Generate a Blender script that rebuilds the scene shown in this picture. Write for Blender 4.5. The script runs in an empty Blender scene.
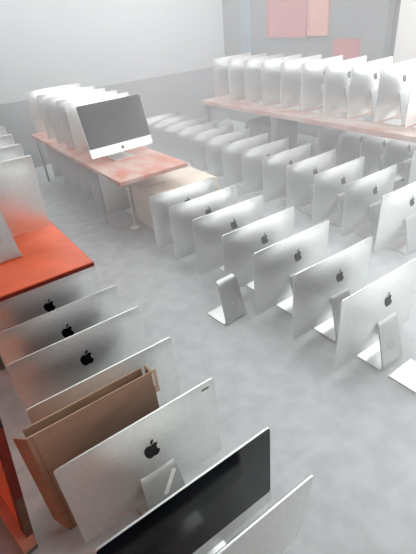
import bpy, bmesh, math, random
from mathutils import Matrix, Vector
random.seed(4)
S = bpy.context.scene
C = S.collection

# ------------------------------------------------------------------ camera
# world X runs along the computers' widths, world Y along the rows, away from the camera
F_PX, PITCH, ROLL, CAM_H, YAW = 425.05, .5621, -.0982, 1.748, .57
cd = bpy.data.cameras.new('camera'); cam = bpy.data.objects.new('camera', cd); C.objects.link(cam)
fw = Vector((0, math.cos(PITCH), -math.sin(PITCH))); rt = Vector((1, 0, 0)); up = rt.cross(fw)
r2 = rt*math.cos(ROLL) + up*math.sin(ROLL); u2 = -rt*math.sin(ROLL) + up*math.cos(ROLL)
m = Matrix((r2, u2, -fw)).transposed()
cam.matrix_world = Matrix.Translation((0, 0, CAM_H)) @ (Matrix.Rotation(-YAW, 3, 'Z') @ m).to_4x4()
cd.sensor_fit = 'VERTICAL'; cd.sensor_height = 36; cd.lens = F_PX/554*36; cd.clip_start = .02
S.camera = cam

# ------------------------------------------------------------------ light
w = bpy.data.worlds.new('overcast_daylight'); S.world = w; w.use_nodes = True
bg = w.node_tree.nodes['Background']; bg.inputs[0].default_value = (.95, .98, 1, 1); bg.inputs[1].default_value = 1.6
S.view_settings.view_transform = 'Standard'; S.view_settings.look = 'None'
S.view_settings.gamma = 1; S.view_settings.use_curve_mapping = False
S.view_settings.exposure = 0.9
S.cycles.volume_bounces = 2

# ------------------------------------------------------------------ materials
def lin(c): return tuple(((v/255+.055)/1.055)**2.4 if v > 10 else v/255/12.92 for v in c) + (1,)
def mat(name, col, rough=.5, metal=0, var=0, scale=8, bump=0, col2=None, stretch=(1, 1, 1), spec=.5):
    M = bpy.data.materials.new(name); M.use_nodes = True
    nt = M.node_tree; b = nt.nodes['Principled BSDF']
    b.inputs['Roughness'].default_value = rough; b.inputs['Metallic'].default_value = metal
    b.inputs['Specular IOR Level'].default_value = spec
    c1 = lin(col)
    if var or col2:
        tc = nt.nodes.new('ShaderNodeTexCoord'); mp = nt.nodes.new('ShaderNodeMapping'); mp.inputs['Scale'].default_value = stretch
        n = nt.nodes.new('ShaderNodeTexNoise'); n.inputs['Scale'].default_value = scale; n.inputs['Detail'].default_value = 6
        cr = nt.nodes.new('ShaderNodeValToRGB')
        c2 = lin(col2) if col2 else tuple(min(1, v*(1+var)) for v in c1[:3])+(1,)
        if not col2: c1 = tuple(v*(1-var) for v in c1[:3])+(1,)
        cr.color_ramp.elements[0].color = c1; cr.color_ramp.elements[1].color = c2
        cr.color_ramp.elements[0].position = .35; cr.color_ramp.elements[1].position = .65
        nt.links.new(tc.outputs['Object'], mp.inputs[0]); nt.links.new(mp.outputs[0], n.inputs[0])
        nt.links.new(n.outputs[0], cr.inputs[0]); nt.links.new(cr.outputs[0], b.inputs['Base Color'])
        if bump:
            bp = nt.nodes.new('ShaderNodeBump'); bp.inputs['Strength'].default_value = bump; bp.inputs['Distance'].default_value = .01
            nt.links.new(n.outputs[0], bp.inputs['Height']); nt.links.new(bp.outputs[0], b.inputs['Normal'])
    else:
        b.inputs['Base Color'].default_value = c1
    return M
MT = dict(
    alu=mat('brushed_aluminium', (238, 240, 237), .44, .9, .03, 60),
    alu3=mat('satin_aluminium', (196, 199, 197), .48, .8, .03, 60),
    alu2=mat('polished_aluminium', (236, 238, 236), .28, .8, .02, 60),
    glass=mat('black_screen_glass', (13, 17, 25), .12, 0, .1, 3),
    bezel=mat('black_bezel', (16, 17, 20), .3, 0, .1, 10),
    logo=mat('black_logo', (10, 11, 13), .22, 0, .1, 10),
    hole=mat('grey_plastic_grommet', (172, 175, 174), .5, 0, .04, 30),
    orange=mat('orange_laminate', (226, 104, 66), .42, 0, .10, 5),
    orange_edge=mat('dark_red_edge', (112, 26, 12), .5, 0, .1, 12),
    orange_rail=mat('orange_painted_steel', (214, 146, 122), .45, 0, .08, 10),
    olive=mat('bare_brown_edge', (112, 84, 66), .6, 0, .12, 14),
    orange_lit=mat('lit_orange_laminate', (255, 152, 108), .5, 0, .06, 8),  # desk orange made lighter, as if window light fell on the panel
    pinkwood=mat('worn_orange_wood', (196, 118, 96), .6, 0, 0, 7, 0, (204, 178, 166), (1, .6, 1)),
    greywood=mat('worn_grey_pink_wood', (176, 116, 100), .65, 0, 0, 6, 0, (190, 176, 166), (1, .5, 1)),
    cardboard=mat('brown_cardboard', (168, 138, 116), .8, 0, .08, 7, .05, None, (1, 1, 4)),
    carddark=mat('brown_cardboard_edge', (150, 114, 90), .85, 0, .1, 12),
    beige=mat('beige_cardboard', (216, 203, 186), .75, 0, .05, 6),
    tape=mat('brown_packing_tape', (176, 160, 140), .4, 0, .05, 9),
    white=mat('white_plastic', (236, 238, 238), .45, 0, .02, 9),
    paper=mat('white_paper_label', (238, 238, 232), .6, 0, .02, 20),
    ink=mat('grey_label_print', (110, 116, 112), .6, 0, .05, 20),
    steel=mat('grey_painted_steel', (120, 124, 128), .45, .2, .06, 8),
    taupe=mat('taupe_fabric', (92, 82, 74), .9, 0, .08, 12),
    red=mat('faded_red_panel', (172, 98, 98), .6, 0, .08, 3),
    redlite=mat('faded_salmon_panel', (190, 132, 118), .6, 0, .08, 3),
    bluegrey=mat('blue_grey_panel', (120, 134, 150), .6, 0, .06, 3),
    greypan=mat('grey_panel', (172, 176, 176), .65, 0, .05, 4),
    palepan=mat('pale_panel', (214, 214, 210), .6, 0, .03, 4),
    rubber=mat('grey_rubber_foot', (110, 118, 114), .7, 0, .06, 20),
    black=mat('black_plastic', (24, 24, 26), .5, 0, .1, 10),
)
# concrete floor: soft pale patches with stretched paler streaks
def floor_material():
    M = bpy.data.materials.new('pale_concrete'); M.use_nodes = True; nt = M.node_tree; b = nt.nodes['Principled BSDF']
    tc = nt.nodes.new('ShaderNodeTexCoord')
    def noise(sc, det, st):
        mp = nt.nodes.new('ShaderNodeMapping'); mp.inputs['Scale'].default_value = st
        n = nt.nodes.new('ShaderNodeTexNoise'); n.inputs['Scale'].default_value = sc; n.inputs['Detail'].default_value = det
        nt.links.new(tc.outputs['Object'], mp.inputs[0]); nt.links.new(mp.outputs[0], n.inputs[0]); return n
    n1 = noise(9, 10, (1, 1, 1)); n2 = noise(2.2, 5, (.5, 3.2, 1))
    r1 = nt.nodes.new('ShaderNodeValToRGB'); e = r1.color_ramp.elements
    e[0].position = .40; e[0].color = lin((172, 175, 175)); e[1].position = .60; e[1].color = lin((183, 186, 186))
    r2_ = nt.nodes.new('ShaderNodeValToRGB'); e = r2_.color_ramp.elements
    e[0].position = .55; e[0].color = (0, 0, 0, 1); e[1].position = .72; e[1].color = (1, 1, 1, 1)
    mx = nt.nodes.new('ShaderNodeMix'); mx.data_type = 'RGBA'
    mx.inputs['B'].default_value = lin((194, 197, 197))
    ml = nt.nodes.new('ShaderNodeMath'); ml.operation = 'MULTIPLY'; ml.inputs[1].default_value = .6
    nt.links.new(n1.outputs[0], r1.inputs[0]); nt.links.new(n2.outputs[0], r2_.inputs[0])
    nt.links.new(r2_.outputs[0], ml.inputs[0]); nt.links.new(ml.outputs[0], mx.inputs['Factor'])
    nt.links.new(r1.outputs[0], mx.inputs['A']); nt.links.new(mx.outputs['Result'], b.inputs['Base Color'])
    b.inputs['Roughness'].default_value = .55
    return M
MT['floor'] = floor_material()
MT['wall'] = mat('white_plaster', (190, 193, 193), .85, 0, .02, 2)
MT['bounceorange'] = mat('orange_bounce_plaster', (226, 104, 58), .8, 0, .03, 2)
MT['walldark'] = mat('charcoal_plaster', (120, 122, 122), .8, 0, .03, 2)
MT['lowgrey'] = mat('grey_lower_plaster', (146, 148, 148), .7, 0, .04, 3)
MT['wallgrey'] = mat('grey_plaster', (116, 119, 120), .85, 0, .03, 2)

# ------------------------------------------------------------------ mesh helpers
def obj(name, bm, material, parent=None, smooth=False, loc=None, bevel=0):
    if isinstance(bm, bmesh.types.BMesh):
        bmesh.ops.recalc_face_normals(bm, faces=bm.faces)
        me = bpy.data.meshes.new(name); bm.to_mesh(me); bm.free()
        if smooth:
            for p in me.polygons: p.use_smooth = True
            me.set_sharp_from_angle(angle=math.radians(38))
        me.materials.append(MT[material])
    else: me = bm
    o = bpy.data.objects.new(name, me); C.objects.link(o)
    if parent: o.parent = parent
    if loc: o.location = loc
    return o
def box(x0, x1, y0, y1, z0, z1, bev=0, bm=None):
    bm = bm or bmesh.new()
    vs = [bm.verts.new((x, y, z)) for x in (x0, x1) for y in (y0, y1) for z in (z0, z1)]
    for f in ((0, 1, 3, 2), (4, 6, 7, 5), (0, 4, 5, 1), (2, 3, 7, 6), (0, 2, 6, 4), (1, 5, 7, 3)): bm.faces.new([vs[i] for i in f])
    if bev:
        bmesh.ops.recalc_face_normals(bm, faces=bm.faces)
        bmesh.ops.bevel(bm, geom=bm.edges[:], offset=bev, segments=2, affect='EDGES', profile=.6)
    return bm
def prism(pts, axis_vec):
    """closed prism from a list of 3D points moved along axis_vec"""
    bm = bmesh.new(); a = Vector(axis_vec)
    A = [bm.verts.new(p) for p in pts]; B = [bm.verts.new(Vector(p)+a) for p in pts]; n = len(pts)
    bm.faces.new(A[::-1]); bm.faces.new(B)
    for i in range(n): bm.faces.new((A[i], A[(i+1) % n], B[(i+1) % n], B[i]))
    return bm
def lathe(prof, n=20, bm=None, c=(0, 0, 0)):
    bm = bm or bmesh.new(); rings = []
    for r, z in prof:
        rings.append([bm.verts.new((c[0]+r*math.cos(2*math.pi*k/n), c[1]+r*math.sin(2*math.pi*k/n), c[2]+z)) for k in range(n)])
    for i in range(len(rings)-1):
        for k in range(n): bm.faces.new((rings[i][k], rings[i][(k+1) % n], rings[i+1][(k+1) % n], rings[i+1][k]))
    bm.faces.new(rings[0][::-1]); bm.faces.new(rings[-1]); return bm
def empty(name, loc=(0, 0, 0), rz=0):
    o = bpy.data.objects.new(name, None); C.objects.link(o); o.location = loc; o.rotation_euler.z = rz; o.empty_display_size = .1; return o
def tag(o, label, cat, group=None, kind=None):
    o['label'] = label; o['category'] = cat
    if group: o['group'] = group
    if kind: o['kind'] = kind
    return o
def struct(name, bm, material, label=None, parent=None):
    o = obj(name, bm, material, parent)
    if not parent: o['kind'] = 'structure'
    if label: o['label'] = label
    return o

# ------------------------------------------------------------------ the room
X0, X1, Y0, Y1, H = -1.05, 4.95, -1.7, 6.5, 3.0
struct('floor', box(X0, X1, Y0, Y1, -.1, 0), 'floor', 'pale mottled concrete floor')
wb = struct('wall_back', box(X0-.15, X1+.15, Y1, Y1+.15, -.1, H), 'wall', 'plain white back wall with grey lower band')
struct('lower_band', box(X0, X1, Y1-.006, Y1, 0, .9), 'lowgrey', 'grey lower band', wb)  # lower part of the back wall, in a darker grey
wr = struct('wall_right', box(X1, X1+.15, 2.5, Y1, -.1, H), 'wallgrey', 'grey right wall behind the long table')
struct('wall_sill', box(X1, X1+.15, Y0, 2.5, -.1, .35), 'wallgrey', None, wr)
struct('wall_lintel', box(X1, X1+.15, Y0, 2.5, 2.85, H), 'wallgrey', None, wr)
wl = struct('wall_left', box(X0-.15, X0, Y0, Y1, -.1, H), 'wall', 'white left wall with an added orange bounce panel')
struct('bounce_panel', box(X0, X0+.02, Y0, 3.4, 0, 1.4), 'bounceorange', 'orange panel added to bounce warm light', wl)  # out of view, added to bounce orange onto the near left computers
wf = struct('wall_front', box(X0-.15, 2.8, Y0-.15, Y0, -.1, H), 'walldark', 'dark wall with an added window opening behind the viewer')
struct('wall_sill', box(2.8, X1+.15, Y0-.15, Y0, -.1, .35), 'wallgrey', None, wf)
struct('wall_lintel', box(2.8, X1+.15, Y0-.15, Y0, 2.85, H), 'wallgrey', None, wf)
struct('shade_slab', box(X0, 1.0, Y0, 4.8, H, H+.12), 'wallgrey', 'unseen grey slab added to shade the left aisle, open sky beside it')  # out of view, added to keep sky light off the near left column
wn = empty('light_opening', (3.87, Y0-.08, .35)); wn['kind'] = 'structure'; wn['label'] = 'unseen window opening added behind the viewer for light'  # out of view, opening added to brighten the computers' backs
for x in (-1.04, 0, 1.04): obj('window_frame', box(x-.03, x+.03, -.03, .03, 0, 2.5), 'steel', wn)
for z in (0, 2.45): obj('window_frame', box(-1.01, 1.01, -.03, .03, z, z+.05), 'steel', wn)
wn = empty('window_2', (X1+.08, .4, .35)); wn['kind'] = 'structure'; wn['label'] = 'wide shop window opening to the right of the viewer'
for y in (-2.04, -.68, .68, 2.04): obj('window_frame', box(-.03, .03, y-.03, y+.03, 0, 2.5), 'steel', wn)
for z in (0, 2.45): obj('window_frame', box(-.03, .03, -2.01, 2.01, z, z+.05), 'steel', wn)

# ------------------------------------------------------------------ desktop computer (all-in-one on a bent metal stand)
BW, BT, BB = .65, .516, .06                     # width, top and bottom of the body above its base
HX, HZ, CZ = BW/2, (BT-BB)/2, (BT+BB)/2
DEPTH, EDGE = .050, .006
def bulge(x, z):
    s = min(1, ((abs(x)/HX)**4 + (abs(z)/HZ)**4)**.25)
    return -EDGE - DEPTH*(1-s**2.0)
def outline(hx, hz, r=.014, k=4, nx=8, nz=6):
    pts = []
    for (sx, sz, a0) in ((1, 1, 0), (-1, 1, 90), (-1, -1, 180), (1, -1, 270)):
        cx, cz = sx*(hx-r), sz*(hz-r)
        arc = [(cx+r*math.cos(math.radians(a0+90*i/k)), cz+r*math.sin(math.radians(a0+90*i/k))) for i in range(k+1)]
        pts += arc
        nxt = {(1, 1): (-(hx-r), hz), (-1, 1): (-hx, -(hz-r)), (-1, -1): ((hx-r), -hz), (1, -1): (hx, (hz-r))}[(sx, sz)]
        n = nx if sz*sx > 0 else nz
        for i in range(1, n): pts.append((arc[-1][0]+(nxt[0]-arc[-1][0])*i/n, arc[-1][1]+(nxt[1]-arc[-1][1])*i/n))
    return pts
def housing_mesh():
    bm = bmesh.new(); O = outline(HX, HZ); n = len(O)
    front = [bm.verts.new((x, 0, z)) for x, z in O]
    rim = [bm.verts.new((x, -EDGE, z)) for x, z in O]
    rings = [front, rim]
    for i in range(1, 12):
        s = 1-(i/12)
        rings.append([bm.verts.new((x*s, bulge(x*s, z*s), z*s)) for x, z in O])
    cv = bm.verts.new((0, bulge(0, 0), 0))
    for a, b in zip(rings, rings[1:]):
        for k in range(n): bm.faces.new((a[k], a[(k+1) % n], b[(k+1) % n], b[k]))
    for k in range(n): bm.faces.new((rings[-1][k], rings[-1][(k+1) % n], cv))
    bm.faces.new(front[::-1])
    return bm
APPLE = [(150.4,130.3),(141.7,145.9),(130.4,159.5),(116,165.8),(102.7,162.6),(88.4,159.5),(73.6,162.6),(60.9,166),(46.1,159.5),(34.4,145.4),
         (27.5,134),(22,120.8),(18.2,106),(16.8,91.4),(18.6,76),(23.8,63.3),(30.2,54.6),(38.6,48.4),(48.3,44.2),(58.5,42.8),(66.5,44),(74,46.4),(81,48.9),
         (86.2,50),(92,48.6),(99.8,45.8),(109,43.1),(118.2,42.5),(128,44.2),(137,48.2),(148.9,58.6),(139,66.8),(132.5,77),(130.8,89.6),(132.6,100),(136.6,109),(142,115.4),(147,119.4),(153.2,122.7)]
LEAF = [(119.1,7.2),(117.4,18),(110.3,29.9),(99,39.2),(85.2,42.3),(85,39.2),(87.4,27),(94.4,16.3),(105.8,7.7),(118.9,4)]
def mark_mesh(cx, cz, h, fn, side, thick=.0008):
    """bitten-apple mark with leaf laid on the surface y = fn(x, z); side -1 is the back"""
    bm = bmesh.new(); sc = h/162.
    for poly in (APPLE, LEAF):
        base = []; top = []
        for px, py in poly:
            x = (px-85)*sc*(-1 if side > 0 else 1)+cx; z = -(py-85)*sc+cz
            base.append(bm.verts.new((x, fn(x, z)+side*.0006, z))); top.append(bm.verts.new((x, fn(x, z)+side*(.0006+thick), z)))
        n = len(base); bm.faces.new(top); bm.faces.new(base[::-1])
        for k in range(n): bm.faces.new((base[k], base[(k+1) % n], top[(k+1) % n], top[k]))
    bmesh.ops.triangulate(bm, faces=bm.faces)
    return bm
TH = .009
def strip_mesh(prof, w0, w1):
    """sheet of thickness TH following a profile in (y, z); width runs from w0 to w1"""
    bm = bmesh.new(); rows = []; n = len(prof)
    for i, (y, z) in enumerate(prof):
        a = prof[max(0, i-1)]; b = prof[min(n-1, i+1)]
        t = Vector((0, b[0]-a[0], b[1]-a[1])).normalized(); nn = Vector((0, -t.z, t.y))*TH/2
        hw = (w0+(w1-w0)*i/(n-1))/2
        rows.append([bm.verts.new(Vector((sx*hw, y, z))+q*nn) for sx, q in ((-1, -1), (1, -1), (1, 1), (-1, 1))])
    for a, b in zip(rows, rows[1:]):
        for k in range(4): bm.faces.new((a[k], a[(k+1) % 4], b[(k+1) % 4], b[k]))
    bm.faces.new(rows[0][::-1]); bm.faces.new(rows[-1])
    return bm
ARM = [(-.030, .283), (-.048, .281), (-.058, .272), (-.064, .258), (-.085, .190), (-.106, .120), (-.124, .060), (-.132, .030), (-.134, .016)]
FOOT = [(-.134, .016), (-.131, .009), (-.124, .0055), (-.10, .0048), (-.02, .0048), (.045, .0048), (.052, .0048)]
def disc_on_arm():
    # grommet around the cable hole, lying on the rear face of the arm
    bm = bmesh.new(); c = Vector((0, -.1035, .126)); t = Vector((0, -.021, -.07)).normalized(); n = Vector((0, -.957, .287)).normalized()
    c = c+n*(TH/2); R = Vector((1, 0, 0)); k = 20; rings = []
    for r, d in ((.027, 0), (.027, .0016), (.019, .0016), (.018, .0006)):
        rings.append([bm.verts.new(c+n*d+R*r*math.cos(2*math.pi*i/k)+t*r*math.sin(2*math.pi*i/k)) for i in range(k)])
    for a, b in zip(rings, rings[1:]):
        for i in range(k): bm.faces.new((a[i], a[(i+1) % k], b[(i+1) % k], b[i]))
    bm.faces.new(rings[-1])
    return bm
def mk(name, bm, material, smooth=True):
    o = obj(name, bm, material, None, smooth); me = o.data; bpy.data.objects.remove(o); return me
def shift(me_fn, dz): return me_fn
HINGE = Vector((0, -.03, .28))
ME = dict(
    housing=mk('housing', housing_mesh(), 'alu'),
    screen=mk('screen', prism([(x, 0, z) for x, z in outline(HX-.003, (BT-BB-.082)/2, .011, 4, 1, 1)], (0, .0022, 0)), 'glass', False),
    logo=mk('logo', mark_mesh(0, .105, .074, bulge, -1), 'logo', False),
    chin_logo=mk('chin_logo', mark_mesh(0, -HZ+.040, .036, lambda x, z: 0, 1), 'logo', False),
    stand_arm=mk('stand_arm', strip_mesh(ARM, .135, .185), 'alu3'),
    foot=mk('foot', strip_mesh(FOOT, .185, .2), 'alu2'),
    cable_hole=mk('cable_hole', disc_on_arm(), 'hole'),
)
def place(parent, name, me, mloc=(0, 0, 0), tilt=0, par2=None):
    o = bpy.data.objects.new(name, me); C.objects.link(o); o.parent = par2 or parent
    # body parts swing about the hinge
    if tilt is not None:
        loc = Vector(mloc)-HINGE; R = Matrix.Rotation(tilt, 3, 'X')
        o.location = HINGE + R @ loc; o.rotation_euler.x = tilt
    return o
def computer(x, y, z, label, group, rz=0, tilt=0, front=False, extra=True):
    t = empty('desktop_computer', (x, y, z), rz); tag(t, label, 'computer', group)
    place(t, 'housing', ME['housing'], (0, 0, CZ), tilt)
    place(t, 'screen', ME['screen'], (0, 0.0002, CZ+.0385), tilt)
    if front: place(t, 'chin_logo', ME['chin_logo'], (0, 0, CZ), tilt)
    place(t, 'logo', ME['logo'], (0, 0, CZ), tilt)
    a = place(t, 'stand_arm', ME['stand_arm'], tilt=None)
    place(t, 'foot', ME['foot'], tilt=None)
    place(t, 'cable_hole', ME['cable_hole'], tilt=None, par2=a)
    return t
def bare_stand(x, y, label, rz=0):
    t = empty('computer_stand', (x, y, 0), rz); tag(t, label, 'stand', 'bare computer stands')
    a = place(t, 'stand_arm', ME['stand_arm'], tilt=None); place(t, 'foot', ME['foot'], tilt=None)
    place(t, 'cable_hole', ME['cable_hole'], tilt=None, par2=a)
ORD = ['nearest', 'second', 'third', 'fourth', 'fifth', 'sixth', 'seventh', 'eighth', 'ninth', 'tenth', 'eleventh', 'twelfth', 'thirteenth', 'fourteenth']
def nth(i, what):
    return ('nearest silver computer in ' if i == 0 else ORD[i]+' silver computer from the viewer in ')+what

# near column on the left
g = 'computers in the near left column'
AL = .314
computer(AL-.005, .532, 0, 'silver computer cut off by the bottom edge, nearest of all, leaning back', g, 0, .11)
computer(AL+.012, .715, 0, 'computer facing the viewer with a black screen, in front of the cardboard box', g, math.pi)
G = computer(AL, 1.035, 0, 'silver computer with taped stand and white corner sticker before the cardboard box', g)
computer(AL, 1.36, 0, 'silver computer directly behind the brown cardboard box', g)
computer(AL, 1.672, 0, 'silver computer with orange reflections, second behind the brown cardboard box', g)
computer(AL, 1.935, 0, 'silver computer just in front of the orange desk edge, third behind cardboard box', g)
computer(AL, 2.237, 0, 'silver computer pushed halfway under the near orange desk', g)
# middle row on the open floor
g = 'computers in the middle floor row'
for i, y in enumerate((1.03, 1.345, 1.672, 1.99, 2.322, 2.639, 2.936)):
    computer(1.728+random.uniform(-.004, .004), y, 0, nth(i, 'the middle row on the open floor'), g, random.uniform(-.012, .012))
bare_stand(1.728, .80, 'bare silver stand without a screen, at the right edge of the frame')
bare_stand(1.32, 1.91, 'bare silver stand without a screen, left of the middle computer row', .06)
# row in front of the long table
g = 'computers in the row before the long table'
for i in range(13):
    k = i-1
    computer(3.26-.325+.0125*k, 1.992+.3312*k, 0, nth(i, 'the floor row before the long table'), g, random.uniform(-.012, .012))

# ------------------------------------------------------------------ desks and tables
def desk(name, x0, x1, y0, y1, z, th, top_mat, label, cat='desk', leg_mat='steel', leg=.045, edge_mat=None, inset=.05, rz=0, mids=(), inset_y=None):
    iy = inset if inset_y is None else inset_y
    cx, cy = (x0+x1)/2, y0
    t = empty(name, (cx, cy, 0), rz); tag(t, label, cat)
    hx = (x1-x0)/2; L = y1-y0
    tp = obj('tabletop', box(-hx, hx, 0, L, z-th, z, .004), top_mat, t)
    if edge_mat:
        obj('edge_shade', box(-hx+.002, hx-.002, -.003, .0, z-th+.003, z-.006), edge_mat, tp)  # dark strips paint the shadow along the desk edge
        obj('edge_shade', box(hx, hx+.003, .002, L-.002, z-th+.003, z-.006), edge_mat, tp)
    ys = [iy, L-inset-leg]+list(mids)
    for yy in ys:
        for sx in (-1, 1):
            xa = sx*(hx-inset-leg/2)
            obj('leg', box(xa-leg/2, xa+leg/2, yy, yy+leg, 0, z-th, .003), leg_mat, t)
    obj('rail', box(-hx+inset+leg, hx-inset-leg, L-inset-leg+.01, L-inset-.01, z-th-.07, z-th), leg_mat, t)
    return t
desk('orange_desk', -.19, .585, 2.06, 4.0, .63, .03, 'orange', 'bright orange desk carrying silver computers at the left edge', edge_mat='orange_edge', inset=.14, leg=.03, inset_y=.28)
desk('worn_desk', 1.285, 1.955, 3.2, 5.75, .605, .035, 'pinkwood', 'faded orange desk with a front-facing computer by the back wall', edge_mat=None, inset=.03, leg=.025, inset_y=.62, leg_mat='greypan')
desk('long_table', 3.475, 4.62, .9, 5.15, .69, .05, 'greywood', 'long worn wooden table with a row of computers by the right wall', cat='table', inset=.03, leg=.05, mids=(2.85,))

# computers on the near orange desk
g = 'computers on the near orange desk'
for i, y in enumerate((2.54, 2.87, 3.21, 3.55)):
    computer(.203+.032*i, y, .63, nth(i, 'the row on the near orange desk'), g, 0, .17)
# computers on the far desk
g = 'computers on the faded orange desk'
FD = computer(1.625, 3.84, .605, 'computer facing the viewer with a grey screen on the faded orange desk', g, math.pi+.05, .25, True)
for i, y in enumerate((4.14, 4.40, 4.70, 5.0, 5.44)):
    computer(1.612, y, .605, ('silver computer right behind the front-facing one on the faded orange desk' if i == 0 else
        ('second', 'third', 'fourth', 'farthest')[i-1]+' silver computer behind the front-facing one on the faded desk'), g)
# computers under the far desk
g = 'computers under the faded orange desk'
for i, y in enumerate((3.98, 4.24, 4.57, 4.89, 5.19, 5.6)):
    computer(1.71, y, 0, nth(i, 'the floor row beneath the faded desk'), g)
# computers on the long table
g = 'computers on the long table'
for i in range(10):
    computer(3.4795+.325, 4.8207+.015-.301*(9-i), .69, nth(i, 'the row on top of the long table'), g, .047)
# computers under the long table
g = 'computers under the long table'
for i in range(5):
    computer(4.06, 2.14+.285*i, 0, nth(i, 'the floor row beneath the long table'), g)

# extras on single computers
def on_back(parent, name, pts, material, lift=.0008, par2=None, tilt=0):
    bm = bmesh.new(); (xa, za), (xb, zb) = pts[0], pts[2]; nx, nz = 6, 4
    g0 = [[bm.verts.new((x, bulge(x, z)-lift, z)) for x in [xa+(xb-xa)*i/nx for i in range(nx+1)]] for z in [za+(zb-za)*k/nz for k in range(nz+1)]]
    for k in range(nz):
        for i in range(nx): bm.faces.new((g0[k][i], g0[k][i+1], g0[k+1][i+1], g0[k+1][i]))
    ext = bmesh.ops.extrude_face_region(bm, geom=bm.faces[:])
    for v in ext['geom']:
        if isinstance(v, bmesh.types.BMVert): v.co.y -= .0006
    o = obj(name, bm, material, par2 or parent); o.location = (0, 0, CZ) if not par2 else (0, 0, 0); return o
st = on_back(G, 'sticker', [(.252, .210), (.306, .210), (.306, .180), (.252, .180)], 'paper', .0014); st['label'] = 'small white sticker on the top corner'
on_back(G, 'sticker_print', [(.262, .201), (.296, .201), (.296, .190), (.262, .190)], 'ink', .0021, st)
dot = obj('red_dot', lathe([(.006, 0), (.006, .0012)], 14), 'red', FD, False); dot.location = HINGE + Matrix.Rotation(.25, 3, 'X') @ (Vector((-.306, .0024, .497))-HINGE); dot.rotation_euler.x = -math.pi/2+.25; dot['label'] = 'tiny red dot on the screen corner'
# strip of tape across the stand arm
bm = bmesh.new()
def arm_pt(x, v):      # v runs down the straight part of the arm
    y = -.064+(-.060)*v; z = .258-.198*v; n = Vector((0, -.957, .287)); return Vector((x, y, z))+n*(TH/2+.001)
qs = [arm_pt(.052, .02), arm_pt(.067, .08), arm_pt(.005, .46), arm_pt(-.012, .42)]
a = [bm.verts.new(p) for p in qs]; b = [bm.verts.new(p+Vector((0, -.0012, .0004))) for p in qs]
bm.faces.new(a); bm.faces.new(b[::-1])
for k in range(4): bm.faces.new((a[k], a[(k+1) % 4], b[(k+1) % 4], b[k]))
tp = obj('tape_strip', bm, 'paper', G); tp['label'] = 'whitish strip of tape stuck on the stand'

# ------------------------------------------------------------------ orange frame desk at the lower left
t = empty('orange_side_desk', (-.172, 1.18, 0), .19); tag(t, 'orange desk end with slanted leg and floor rail, cut off lower left', 'desk')
def slant(z): return .092*z/.7
obj('tabletop', box(-.72, .085, -.012, .74, .705, .735, .004), 'orange', t)
def post(z0, z1, y0, y1, w, mt, nm): return obj(nm, prism([(slant(z0)-w, y0, z0), (slant(z0), y0, z0), (slant(z1), y0, z1), (slant(z1)-w, y0, z1)], (0, y1-y0, 0)), mt, t)
post(.30, .705, 0, .05, .026, 'orange_edge', 'leg_upper')      # dark red upper stretch
post(.03, .30, 0, .05, .028, 'olive', 'leg_lower')             # bare brown lower stretch
post(.05, .705, .69, .74, .026, 'orange_edge', 'leg')
obj('side_panel', prism([(slant(.07)-.022, .03, .07), (slant(.07)-.012, .03, .07), (slant(.70)-.012, .03, .70), (slant(.70)-.022, .03, .70)], (0, .67, 0)), 'orange_lit', t)
obj('floor_rail', box(-.05, .006, -.012, .75, .028, .085, .003), 'orange_rail', t)
obj('foot_cap', box(-.046, .002, -.01, .04, 0, .028, .006), 'rubber', t)
obj('foot_cap', box(-.046, .002, .69, .74, 0, .028, .006), 'rubber', t)
obj('corner_clip', box(.062, .084, -.018, -.012, .655, .68, .002), 'black', t)

# ------------------------------------------------------------------ cardboard box between the near computers
t = empty('cardboard_box', (.2, 1.15, 0)); tag(t, 'tall flat brown cardboard box wedged between two silver computers', 'box')
def relb(o): o.location = (-.2, -1.15, 0); return o
bx0, bx1, by0, by1, bh = -.045, .44, 1.155, 1.215, .58
relb(obj('front_panel', box(bx0, bx1, by0, by0+.006, .002, bh), 'cardboard', t))
relb(obj('back_panel', box(bx0, bx1-.02, by1-.006, by1, .002, bh-.008), 'cardboard', t))
relb(obj('bottom_panel', box(bx0, bx1, by0+.006, by1-.006, .002, .008), 'carddark', t))
relb(obj('end_panel', box(bx1-.006, bx1, by0+.006, by1-.006, .008, bh-.005), 'cardboard', t))
fl = relb(obj('side_flap', prism([(bx0, by0, .002), (bx0-.036, by0+.045, .06), (bx0-.036, by0+.045, bh-.012), (bx0, by0, bh)], (.002, .006, 0)), 'cardboard', t))
relb(obj('crease', box(bx0+.016, bx0+.021, by0-.002, by0, .004, bh-.002), 'carddark', t))
cf = relb(obj('corner_flap', prism([(bx1, by0+.004, bh-.12), (bx1+.026, by0+.02, bh-.14), (bx1+.026, by0+.02, bh-.02), (bx1, by0+.004, bh)], (.002, .006, 0)), 'cardboard', t))
relb(obj('slit', box(bx1-.004, bx1+.002, by0-.0025, by0-.0005, bh-.075, bh-.01), 'paper', t))

# pale box half under the far desk
t = empty('carton', (1.93, 3.2, 0)); tag(t, 'flat beige cardboard carton in front of the faded orange desk', 'box')
def relc(o): o.location = (-1.93, -3.2, 0); return o
relc(obj('body', box(1.61, 2.25, 3.17, 3.74, .001, .392, .004), 'beige', t))
relc(obj('lid_flap', box(1.608, 2.252, 3.168, 3.452, .392, .397), 'beige', t))
relc(obj('lid_flap', box(1.608, 2.252, 3.456, 3.742, .392, .397), 'beige', t))
relc(obj('tape_strip', box(1.66, 1.84, 3.425, 3.480, .397, .3985), 'tape', t))
relc(obj('white_corner', box(2.17, 2.258, 3.66, 3.748, .398, .43, .003), 'white', t))

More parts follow.
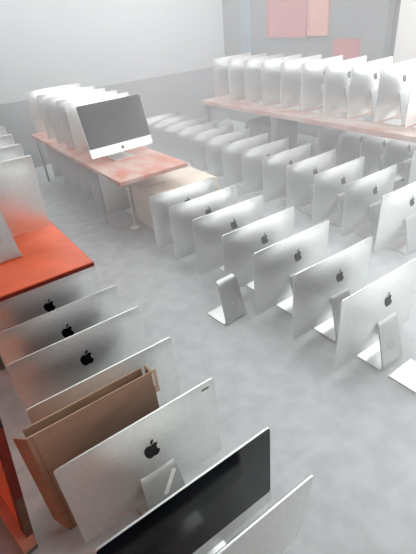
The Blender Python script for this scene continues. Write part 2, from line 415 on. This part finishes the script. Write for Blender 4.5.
# slim white post beside the carton
t = empty('slim_post', (1.50, 3.56, 0)); tag(t, 'slim white post with round cap beside the beige carton', 'post')
obj('pole', lathe([(.006, .012), (.006, .395)], 10), 'white', t); obj('cap', lathe([(.004, .385), (.016, .392), (.020, .405), (.016, .418), (.004, .425)], 14), 'white', t, True)
obj('base', lathe([(.045, 0), (.045, .008), (.02, .014)], 18), 'white', t, True)

# rounded taupe hassock under the long table
bm = box(-.30, .30, -.24, .24, 0, .46); bmesh.ops.bevel(bm, geom=bm.edges[:], offset=.10, segments=5, affect='EDGES', profile=.5)
t = empty('hassock', (3.93, 4.25, 0)); tag(t, 'rounded taupe hassock beneath the far end of the long table', 'hassock')
obj('cushion', bm, 'taupe', t, True, (0, 0, .03)); obj('plinth', box(-.24, .24, -.18, .18, 0, .04), 'black', t)

# ------------------------------------------------------------------ panels on the right wall
def wall_panel(name, y0, y1, z0, z1, d, mt, label, cat, group=None, fr=None):
    t = empty(name, (X1, (y0+y1)/2, z0)); tag(t, label, cat, group)
    hy = (y1-y0)/2
    obj('board', box(-d, 0, -hy, hy, 0, z1-z0, .004), mt, t)
    if fr:
        for (a, b, c, e) in ((-hy, hy, 0, .03), (-hy, hy, z1-z0-.03, z1-z0), (-hy, -hy+.03, .03, z1-z0-.03), (hy-.03, hy, .03, z1-z0-.03)):
            obj('frame_strip', box(-d-.008, -d, a, b, c, e), fr, t)
    return t
wall_panel('wall_panel', 5.77, 6.02, .75, 2.9, .03, 'bluegrey', 'narrow blue grey panel on the wall near the corner', 'panel')
wall_panel('poster_board', 4.62, 5.40, 1.30, 2.9, .03, 'red', 'large faded red board on the wall above the long table', 'board', None, 'red')
wall_panel('poster_board', 4.26, 4.60, 1.32, 2.9, .03, 'redlite', 'narrow salmon strip board beside the large red board', 'board', None, 'redlite')
wall_panel('poster_board', 3.68, 4.14, .95, 1.28, .04, 'red', 'small low faded red board behind the table computers', 'board', None, 'red')
struct('trim_1', box(X1-.12, X1, 3.34, 3.66, 0, H), 'wallgrey', 'grey pilaster on the right wall')
wall_panel('wall_panel', 2.60, 3.26, .75, 2.9, .03, 'palepan', 'wide pale panel on the wall at the right edge', 'panel')

# ------------------------------------------------------------------ haze hanging over the far and right part of the room
hp = [(.74, Y0+.02), (3.40, Y0+.02), (3.40, Y1-.01), (X0+.01, Y1-.01), (X0+.01, 4.05), (.74, 4.05)]
hz = bpy.data.materials.new('haze'); hz.use_nodes = True; nt = hz.node_tree; nt.nodes.clear()
out = nt.nodes.new('ShaderNodeOutputMaterial'); vs = nt.nodes.new('ShaderNodeVolumeScatter')
vs.inputs['Color'].default_value = (.985, .99, .995, 1); vs.inputs['Density'].default_value = .105; vs.inputs['Anisotropy'].default_value = 0
nt.links.new(vs.outputs[0], out.inputs['Volume']); MT['haze'] = hz
h = obj('haze', prism([(x, y, .001) for x, y in hp], (0, 0, 2.9)), 'haze')
tag(h, 'pale haze hanging over the far and right side of the room', 'haze', None, 'stuff')
